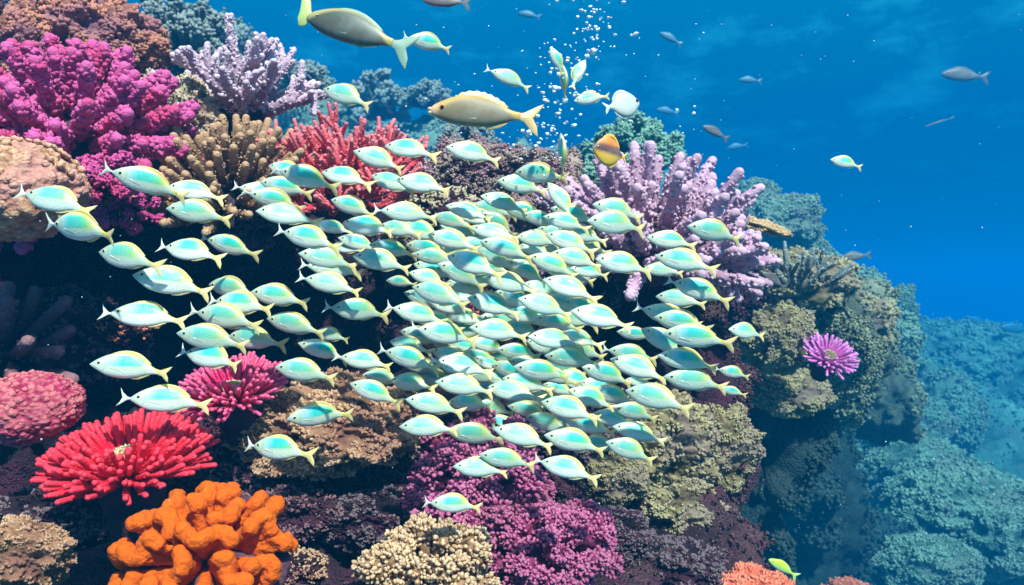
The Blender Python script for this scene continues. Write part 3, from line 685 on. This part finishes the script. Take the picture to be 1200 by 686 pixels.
def catmull(rows, k=3):
    a = np.array(rows); o = []
    for i in range(len(a) - 1):
        p0, p1, p2, p3 = a[max(i - 1, 0)], a[i], a[i + 1], a[min(i + 2, len(a) - 1)]
        for j in range(k):
            t = j / k; o.append(.5 * ((2 * p1) + (-p0 + p2) * t + (2 * p0 - 5 * p1 + 4 * p2 - p3) * t * t + (-p0 + 3 * p1 - 3 * p2 + p3) * t ** 3))
    o.append(a[-1]); return np.array(o)
def body_mesh(prof, droop, width=1.):
    rows = catmull(PROF[prof]); seg = 20; m = MB(); V = []
    th = np.arange(seg) * 2 * math.pi / seg
    for x, t, bt, w in rows:
        c = (t + bt) / 2; h = (t - bt) / 2; z = c + h * np.sin(th); y = w * width * np.sign(np.cos(th)) * np.abs(np.cos(th)) ** .85
        V.append(np.stack([np.full(seg, x), y, z + droop(x)], 1))
    V = np.vstack(V + [[[-.508, 0, -.018 + droop(-.5)]], [[.503, 0, (rows[-1][1] + rows[-1][2]) / 2 + droop(.5)]]])
    n = len(rows); i = np.arange((n - 1) * seg); a = i; b_ = i // seg * seg + (i + 1) % seg
    s_ = np.arange(seg); s2 = (s_ + 1) % seg
    tri = np.vstack([np.stack([s2, s_, np.full(seg, n * seg)], 1), np.stack([(n - 1) * seg + s_, (n - 1) * seg + s2, np.full(seg, n * seg + 1)], 1)])
    m.add(V, tri, np.stack([a, b_, b_ + seg, a + seg], 1)); return m, rows
def fin_mesh(outline, thick=.006, y=0., curl=0.):
    """thin closed fin from an outline of (x, z); rounded edge via mid ring"""
    o = np.array(outline, float); n = len(o); c = o.mean(0); m = MB()
    ins = c + (o - c) * .93
    V = np.vstack([np.stack([ins[:, 0], np.full(n, y - thick), ins[:, 1]], 1), np.stack([o[:, 0], np.full(n, y), o[:, 1]], 1), np.stack([ins[:, 0], np.full(n, y + thick), ins[:, 1]], 1),
                   [[c[0], y - thick * 1.3, c[1]], [c[0], y + thick * 1.3, c[1]]]])
    if curl: V[:, 1] += curl * np.sin((V[:, 0] - o[:, 0].min()) * 9)
    i = np.arange(n); j = (i + 1) % n
    m.add(V, np.vstack([np.stack([i, j, np.full(n, 3 * n)], 1), np.stack([2 * n + j, 2 * n + i, np.full(n, 3 * n + 1)], 1)]),
          np.vstack([np.stack([i, i + n, j + n, j], 1), np.stack([i + n, i + 2 * n, j + 2 * n, j + n], 1)])); return m
def mirror_y(m):
    for v in m.v: v[:, 1] *= -1
    return m
def make_fish(name, skin, fin, prof='school', front=False, width=1., eye=.029, iris=None, tail=1., dors=.028, spiny=False, tailfin=None, lips=False, bend=0.):
    droop = (lambda x: -.10 * max(0, x - .12) ** 1.2 * 1.0 + .0) if prof == 'school' else (lambda x: 0.)
    root = empty(name, (0, 0, 0)); m, rows = body_mesh(prof, droop, width); bo = m.build('body', skin, root)
    z0 = (rows[-1][1] + rows[-1][2]) / 2 + droop(.5)
    tail = tail * (.74 if prof == 'school' else 1); tl = .24 * tail
    T = [(.47, z0 + .03), (.54, z0 + .045), (.5 + tl * .75, z0 + .125 * tail), (.5 + tl * 1.12, z0 + .165 * tail), (.5 + tl * .92, z0 + .07 * tail), (.5 + tl * .62, z0 - .005),
         (.5 + tl * .85, z0 - .11 * tail), (.5 + tl * .92, z0 - .23 * tail), (.5 + tl * .55, z0 - .16 * tail), (.54, z0 - .055), (.47, z0 - .035)]
    fin_mesh(T, .006, 0, .012).build('tail_fin', tailfin or fin, root)
    top = [(r[0], r[1] + droop(r[0])) for r in rows]; bot = [(r[0], r[2] + droop(r[0])) for r in rows]
    sel = [p for p in top if -.24 <= p[0] <= .36]; k = len(sel)
    up = [(p[0] + .03, p[1] + dors * math.sin(math.pi * min(1, (i + 1.2) / k)) ** .6) for i, p in enumerate(sel)]
    if spiny: up = [(p[0], p[1] + (.010 if i % 2 else -.004)) for i, p in enumerate(up)]
    fin_mesh([(p[0], p[1] - .02) for p in sel] + up[::-1], .005).build('dorsal_fin', fin, root)
    sel = [p for p in bot if .08 <= p[0] <= .36]; k = len(sel)
    dn = [(p[0] + .03, p[1] - dors * .75 * math.sin(math.pi * min(1, (i + 1.2) / k)) ** .6) for i, p in enumerate(sel)]
    fin_mesh([(p[0], p[1] + .015) for p in sel] + dn[::-1], .005).build('anal_fin', fin, root)
    wy = .07 * width + .004
    for s_ in (-1, 1):
        pf = fin_mesh([(-.21, -.03), (-.14, -.03), (-.05, -.045), (.02, -.08), (-.05, -.09), (-.14, -.07), (-.21, -.05)], .002, wy)
        if s_ < 0: pf = mirror_y(pf)
        pf.build('pectoral_fin', FIN['pale'] if fin is FIN['school'] else fin, root)
        ex, ez = (-.365, .018) if prof != 'deep' else (-.36, .05)
        ew = {'school': .048, 'long': .060, 'deep': .056}[prof] * width
        e1 = MB(); e1.blob((ex, s_ * (ew - .002), ez), (eye, eye * .5, eye), 2); eo = e1.build('eye', iris or IRIS, root)
        e2 = MB(); e2.blob((ex, s_ * (ew + eye * .2), ez), (eye * .72, eye * .42, eye * .72), 2); e2.build('pupil', EYE, eo)
    if lips:
        e3 = MB(); e3.blob((-.495, 0, .0), (.03, .03, .022), 2); e3.blob((-.49, 0, -.04), (.028, .028, .02), 2); e3.build('lips', FIN['tan'], root)
    if bend:
        for ch in [root_ for root_ in root.children]:
            for vv in ch.data.vertices: vv.co.y += bend * max(0, vv.co.x) ** 2 * 3
    if front:
        T2 = [(-.47, -.0), (-.53, .012), (-.60, .08), (-.64, .15), (-.615, .05), (-.60, .0), (-.63, -.07), (-.68, -.14), (-.59, -.08), (-.53, -.035), (-.47, -.03)]
        fin_mesh([(x, z) for x, z in T2][::-1], .005, 0, .01).build('head_fin', FIN['pale'], root)
    return root
def copy_tree(o, parent=None):
    c = o.copy(); C.objects.link(c); c.parent = parent
    for ch in list(o.children): copy_tree(ch, c)
    return c
used = set()
def place(proto, x, y, d, Lb, tilt=0, yaw=0, roll=0, flip=False):
    d = far(d); o = proto if proto.name not in used else copy_tree(proto)
    used.add(o.name); L = Lb * d / F
    o.location = at(x, y, d); o.scale = (L / max(.75, math.cos(R(yaw))) ,) * 3
    # tilt = tail down, yaw turns the fish about the vertical, roll leans its back to or from the camera
    o.rotation_mode = 'QUATERNION'
    q = Matrix.Rotation(R(tilt), 3, 'Y') @ Matrix.Rotation(R(yaw + (180 if flip else 0)), 3, 'Z') @ Matrix.Rotation(R(roll), 3, 'X')
    o.rotation_quaternion = q.to_quaternion(); return o

AB = {(f_, v_): make_fish('schooling_fish', FM['school'], FIN['school'], front=f_, width=(1., .9, 1.1)[v_], tail=(1., 1.12, .9)[v_], dors=(.028, .018, .036)[v_], bend=(.0, .05, -.05)[v_]) for f_ in (False, True) for v_ in range(3)}
A = AB[(False, 0)]
FISH = """64 234 72 12 1;94 266 73 12 1;170 212 66 12 1;146 300 68 8;196 329 68 10;168 369 68 9 1;147 429 70 8;193 468 70 5 1;222 293 58 8 1;268 287 52 12 1
228 248 58 10;225 223 52 12;335 199 42 12 0 1;357 207 56 12 1;331 218 48 14;305 224 42 10 1 1;320 233 50 12 1;333 251 58 10;361 278 60 10 1
270 337 54 8;281 355 58 10 1;263 371 62 10 1;243 395 66 10;246 418 62 6 1 1;296 396 56 10 0 1;323 346 56 10;342 379 58 10;375 409 48 18;386 392 34 15 0 1
353 434 58 8;386 332 54 12 1;418 363 52 10 1;428 265 54 12;388 266 38 12 0 1;418 284 42 15 0 1;411 241 48 14;475 249 52 8 1;466 268 42 15 0 1;457 291 46 14
443 305 54 12;380 302 54 8;388 314 50 8 1 1;405 290 34 10 0 1;468 330 30 10;508 301 46 12;500 325 40 12 0 1;512 344 58 12;525 358 46 12 0 1;488 367 52 12 1
520 390 56 12 1;478 404 42 8 0 1;478 419 54 10 1;425 422 50 12 1;540 428 54 12 1;540 451 56 12;548 472 44 5 0 1;480 448 44 10;445 442 40 12 0 1
436 458 52 14;452 476 44 8 0 1;505 473 56 12;498 500 56 6;553 508 56 12;590 537 54 12;559 548 52 6;599 458 54 10;585 497 44 8 0 1;609 510 58 10
631 434 56 8;572 425 36 15 0 1;664 478 56 8;669 516 60 10;663 548 56 8 1;640 495 46 15 0 1;688 497 50 15 0 1;690 465 50 18 0 1;741 482 46 10;745 506 52 15
735 526 50 15 0 1;654 455 34 20 0 1;615 448 50 12 0 1;708 437 52 20;667 419 54 10;647 397 54 8;700 371 60 10;743 391 38 12;610 384 38 12 0 1
635 357 54 15;651 377 46 10 0 1;665 336 56 22;645 309 50 22;672 302 50 12;688 317 38 10 0 1;727 308 56 10;774 316 38 5;794 350 46 8;818 339 54 14 1
799 305 56 10;783 281 48 12;833 270 54 12;720 245 50 12 0 1;718 261 58 8;782 369 56 10 1 1;796 376 54 8;812 394 66 10;775 398 52 25 0 1;801 421 58 15
810 445 62 8;745 430 56 18;738 414 48 10 1 1;766 465 60 8;748 447 30 10 0 1;872 388 38 8;858 436 30 8 1;857 458 24 8;700 452 42 15 0 1
440 185 50 14;477 174 52 12;458 213 48 18;492 215 52 10;550 178 52 10;402 206 52 15;587 236 46 14;546 247 46 12;528 258 42 12 0 1;528 281 52 12
608 216 48 12;630 203 50 10;656 232 44 58;632 256 40 15;660 259 46 15;627 280 42 12;626 292 36 10 0 1;665 282 50 18 0 1;582 260 40 28 0 1;577 272 48 15
590 290 54 14;552 308 56 15;538 320 50 20 0 1;578 300 48 25 0 1;594 331 54 15;615 316 44 25 0 1;575 356 52 15;580 387 56 12;570 404 40 15 0 1
605 412 44 12 0 1;618 427 44 14 0 1;598 434 42 12 0 1;612 368 46 15 0 1;602 349 44 18 0 1;628 372 40 15 0 1;588 443 40 10 0 1;560 418 40 12 0 1;640 470 44 14 0 1;716 462 46 15 0 1
650 440 44 15 0 1;618 480 44 10 0 1;575 478 42 12 0 1;716 490 44 15 0 1;700 520 42 12 0 1;370 486 58 -3;326 525 62 0 1;530 590 48 4 1;500 49 40 5 1;595 91 40 15 1;403 111 50 22;690 115 34 -14"""
ORD = ['first', 'second', 'third', 'fourth', 'fifth', 'sixth', 'seventh', 'eighth', 'ninth', 'tenth', 'eleventh', 'twelfth']
def zone(x, y):
    if y < 130: return None
    if x < 340 and y < 320: return 'upper left of the school'
    if x < 340: return 'over the left dark cave'
    if x < 515 and y < 320: return 'below the red coral'
    if x < 515: return 'above the brown ledge'
    if x < 705 and y < 300: return 'below the bubbles'
    if x < 705 and y < 400: return 'in the school centre'
    if x < 705: return 'above the plum coral'
    return 'before the pink coral' if y < 340 else 'above the olive coral'
SOLO = {(500, 49): 'small pale fish just right of the big teal grey fish tail', (595, 91): 'small pale green fish above the tan fish in open water',
        (403, 111): 'small pale green fish swimming above the red branching coral', (690, 115): 'small pale fish facing down left beside the bubble stream'}
rows_ = [tuple(float(v) for v in s_.split()) for s_ in FISH.replace('\n', ';').split(';') if s_.strip()]
_r = np.random.default_rng(21)
for _ in range(400):       # deeper fish glimpsed between the others in the thick of the school
    x_, y_ = round(_r.uniform(490, 685)), round(_r.uniform(245, 510))
    if y_ < 215 + (x_ - 475) * .12 or y_ > 440 + (x_ - 475) * .35: continue
    if min(abs(r[0] - x_) / 24 + abs(r[1] - y_) / 12 for r in rows_) > 1.12: rows_.append((float(x_), float(y_), 46., 14., 0., 2.))
lab = {}
zs = {}
for r_ in rows_:
    z_ = zone(r_[0], r_[1])
    if z_: zs.setdefault(z_, []).append(r_)
for z_, L_ in zs.items():
    L_.sort(key=lambda r: r[1]); k = max(1, round(math.sqrt(len(L_)) * .8)); per = math.ceil(len(L_) / k)
    for j in range(0, len(L_), per):
        for i_, r_ in enumerate(sorted(L_[j:j + per], key=lambda r: r[0])):
            lab[r_[:2]] = 'silver and green fish, %s from left in %s row down, %s' % (ORD[i_], ORD[j // per], z_)
fr = np.random.default_rng(5)
for r_ in rows_:
    x, y, Lb, tilt = r_[:4]; front = len(r_) > 4 and r_[4] == 1; behind = len(r_) > 5 and r_[5] >= 1
    d = 2.0 * (58 / Lb) ** .55 + fr.uniform(-.05, .05) + (.13 if behind else 0)
    if x < 260 and y > 380: d = min(d, 1.85)
    d = min(d, 2.5)
    if len(r_) > 5 and r_[5] == 2: d = 2.5 + fr.uniform(0, .15)
    if y > 520 and x > 450: d = min(d, 1.85)
    o = place(AB[(front, int(fr.integers(0, 3)))], x, y, d, Lb * 1.07, tilt + fr.uniform(-5, 5), fr.uniform(-20, 20), fr.uniform(-18, 14))
    o.scale = (o.scale[0], o.scale[1], o.scale[2] * fr.uniform(.94, 1.07))
    tag(o, SOLO.get((int(x), int(y))) or lab[(x, y)], 'fish', 'silver green fish schooling over the reef')
g_ = 'silver green fish schooling over the reef'
tag(place(A, 652, 69, 1.95, 30, 62, 10, 0), 'small pale fish pointing up, left of the pair in the bubbles', 'fish', g_)
tag(place(A, 661, 93, 2.1, 36, 84, 0, 62), 'thin pale fish hanging tail down between the two bubble fish', 'fish', g_)
tag(place(A, 678, 84, 1.95, 34, -62, 10, 0, True), 'small pale fish pointing up right, right of the pair in bubbles', 'fish', g_)
tag(place(A, 659, 178, 2.1, 44, 86, 0, 68), 'thin pale fish hanging vertically below the bubble stream', 'fish', g_)

f = make_fish('reef_fish', FM['teal'], FIN['teal'], 'long', eye=.016, tail=1.05, dors=.03)
T2 = [(-.43, .0), (-.48, .06), (-.52, .16), (-.60, .24), (-.63, .19), (-.60, .02), (-.60, -.06), (-.56, -.14), (-.50, -.12), (-.46, -.06)]
fin_mesh(T2[::-1], .008, 0, .01).build('head_fin', FIN['lime'], f)
place(f, 410, 34, 1.75, 108, 19, -6, 0); tag(f, 'big teal grey fish with yellow edged fins at the top', 'fish')
f = make_fish('reef_fish', FM['tan'], FIN['tan'], 'long', eye=.03, iris=IRISO, tail=.95, dors=.05, spiny=True, lips=True, tailfin=FIN['tan'])
place(f, 557, 132, 1.8, 106, 3, 6, 0); tag(f, 'big tan fish with orange eye and yellow fins under the bubbles', 'fish')
f = make_fish('butterfly_fish', FM['butterfly'], FIN['butterfly'], 'deep', eye=.03, tail=.7, dors=.09)
place(f, 712, 178, 2.4, 38, 8, 35, 0); tag(f, 'orange and brown oval fish above the pink finger coral', 'fish')
f = make_fish('reef_fish', FM['white'], FIN['white'], 'deep', eye=.06, iris=IRISO, tail=.9, dors=.05, width=1.7)
place(f, 732, 123, 2.2, 38, -14, 28, 0, True); tag(f, 'plump white fish facing right beside the bubble stream', 'fish')
f = make_fish('reef_fish', FM['school'], FIN['school'], eye=.026)
place(f, 989, 190, 2.6, 34, 10, 5, 0); tag(f, 'lone pale yellow fish in open blue water on the right', 'fish')
f = make_fish('reef_fish', FM['lime'], FIN['lime'], 'long', eye=.026)
place(f, 915, 664, 2.2, 34, 32, 5, 0); tag(f, 'lime yellow fish near the bottom edge by the salmon coral', 'fish')
D = make_fish('reef_fish', FM['drab'], FIN['drab'], 'long', eye=.022)
D2 = make_fish('reef_fish', FM['haze_blue'], FIN['haze_blue'], 'long', eye=.022)  # faint distant fish, haze put into skin and fin colours
for (x, y, d, L, t, yw, fl, lb) in [(1126, 88, 4.6, 46, 4, 0, False, 'dim brownish fish in blue water at the upper right'), (999, 301, 4.25, 30, -8, 0, False, 'small brown fish just above the right reef crest'),
                             (836, 154, 4.0, 28, 24, 10, False, 'small grey fish right of the white fish in open water'), (518, 1, 2.6, 46, 4, 0, False, 'pinkish fish cut off by the top edge'),
                             (618, 17, 4.6, 22, 10, 0, False, 'tiny faint fish at the top left of the bubbles'),
                             (784, 44, 5.5, 24, 28, 0, False, 'faint teal fish at the top right of the bubbles'), (877, 94, 6., 22, 4, 0, False, 'faint fish in open blue water below the top edge'),
                             (862, 172, 5.5, 20, -10, 0, False, 'faint teal fish below the small grey fish'),
                             (905, 510, 4.0, 30, 6, 0, False, 'dim blue grey fish in front of the blue drop'), (1187, 385, 6., 32, 6, 0, False, 'faint green fish at the right edge'),
                             (1146, 377, 6.5, 22, 26, 0, False, 'very faint fish above the far right slope'), (905, 327, 3.4, 30, 30, 20, False, 'dim greenish fish before the right reef crest'),
                             (888, 598, 4.0, 22, 20, 0, True, 'small pinkish fish in the dark blue drop'), (1098, 144, 5.0, 30, -18, 0, False, 'thin pale sliver of a fish in open blue water'),
                             (780, 130, 6.2, 22, 10, 0, False, 'faint fish above the green bushy coral')]:
    o = place(D2 if ('faint' in lb or 'dim blue' in lb) else D, x, y, d * (1.5 if d > 4.3 else 1.1), L, t, yw, 0, fl); tag(o, lb, 'fish', 'dim fish in the open water')
    if 'sliver' in lb: o.scale = (o.scale[0], o.scale[1] * .4, o.scale[2] * .22)

# ------------------------------------------------------------------ drifting particles
m, n, b = newmat('drifting_particle'); b.inputs['Base Color'].default_value = (.7, .75, .7, 1); b.inputs['Roughness'].default_value = .8
mb = MB(); pr = np.random.default_rng(8); k_ = 260
dd_ = pr.uniform(.9, 5.5, k_); cs = np.stack([(pr.uniform(-30, 1230, k_) - 600) / F * dd_, dd_, (343 - pr.uniform(-20, 700, k_)) / F * dd_], 1)
mb.blobs(cs, pr.uniform(.0005, .0016, k_) * np.minimum(1.6, dd_ / 2 + .2), pr.normal(0, 1, (k_, 3)), 1); structure(mb.build('drifting_particles', m), 'stuff')

# ------------------------------------------------------------------ air bubbles
m, n, b = newmat('air_bubble'); b.inputs['Base Color'].default_value = (.85, .92, .95, 1); b.inputs['Roughness'].default_value = .12
b.inputs['Specular IOR Level'].default_value = 1.; b.inputs['Coat Weight'].default_value = .5; BM = m
protos = []
for k in range(3):
    mb = MB(); v, t = ico(3); w = v * (1 + .25 * vnoise(v * 1.6 + k * 9, k))[:, None] * np.array([1, 1, .58 + .14 * k]); mb.add(w, t)
    protos.append(mb.mesh('air_bubble')); protos[-1].materials.append(BM)
br = np.random.default_rng(3)
spots = [(692, 8, 2.6), (690, 20, 2.4), (700, 35, 2.2), (745, 40, 3.6), (698, 32, 2.6), (714, 32, 2.4), (721, 41, 2.2), (695, 60, 4.), (688, 66, 3.), (640, 118, 4.2), (650, 103, 3.8), (662, 118, 3.4), (673, 147, 3.6), (648, 152, 3.4), (620, 155, 3.6), (731, 3, 2.8), (813, 133, 2.2), (793, 129, 2.), (739, 142, 2.2), (814, 125, 1.6), (677, 20, 2.), (612, 60, 1.6)]
while len(spots) < 250:
    u = br.random(); 
    if u < .3: x, y, s_ = br.normal(690, 17), br.uniform(0, 70), br.uniform(.7, 2.)
    elif u < .82: yy_ = br.uniform(60, 190); x, y, s_ = br.normal(668 - (yy_ - 60) * .22, 20), yy_, br.uniform(.8, 2.6)
    else: x, y, s_ = br.uniform(480, 860), br.uniform(0, 210), br.uniform(.5, 1.3)
    spots.append((x, y, s_))
def bub_label(x, y, s_):
    if x > 770: return 'tiny air bubble drifting right of the bubble stream'
    if x < 600: return 'tiny air bubble drifting left of the bubble stream'
    w = 'large' if s_ > 3 else 'small'
    return w + (' air bubble at the top of the bubble stream' if y < 60 else ' air bubble in the middle of the bubble stream' if y < 120 else ' air bubble low in the bubble stream above the reef')
for i, (x, y, s_) in enumerate(spots):
    d = br.uniform(2.0, 2.7); o = bpy.data.objects.new('air_bubble', protos[i % 3]); C.objects.link(o)
    o.location = at(x, y, d); o.scale = (s_ * d / F * 1.0,) * 3; o.rotation_euler = (0, br.uniform(-.5, .5), br.uniform(0, 6))
    tag(o, bub_label(x, y, s_), 'bubble', 'air bubbles rising above the reef')
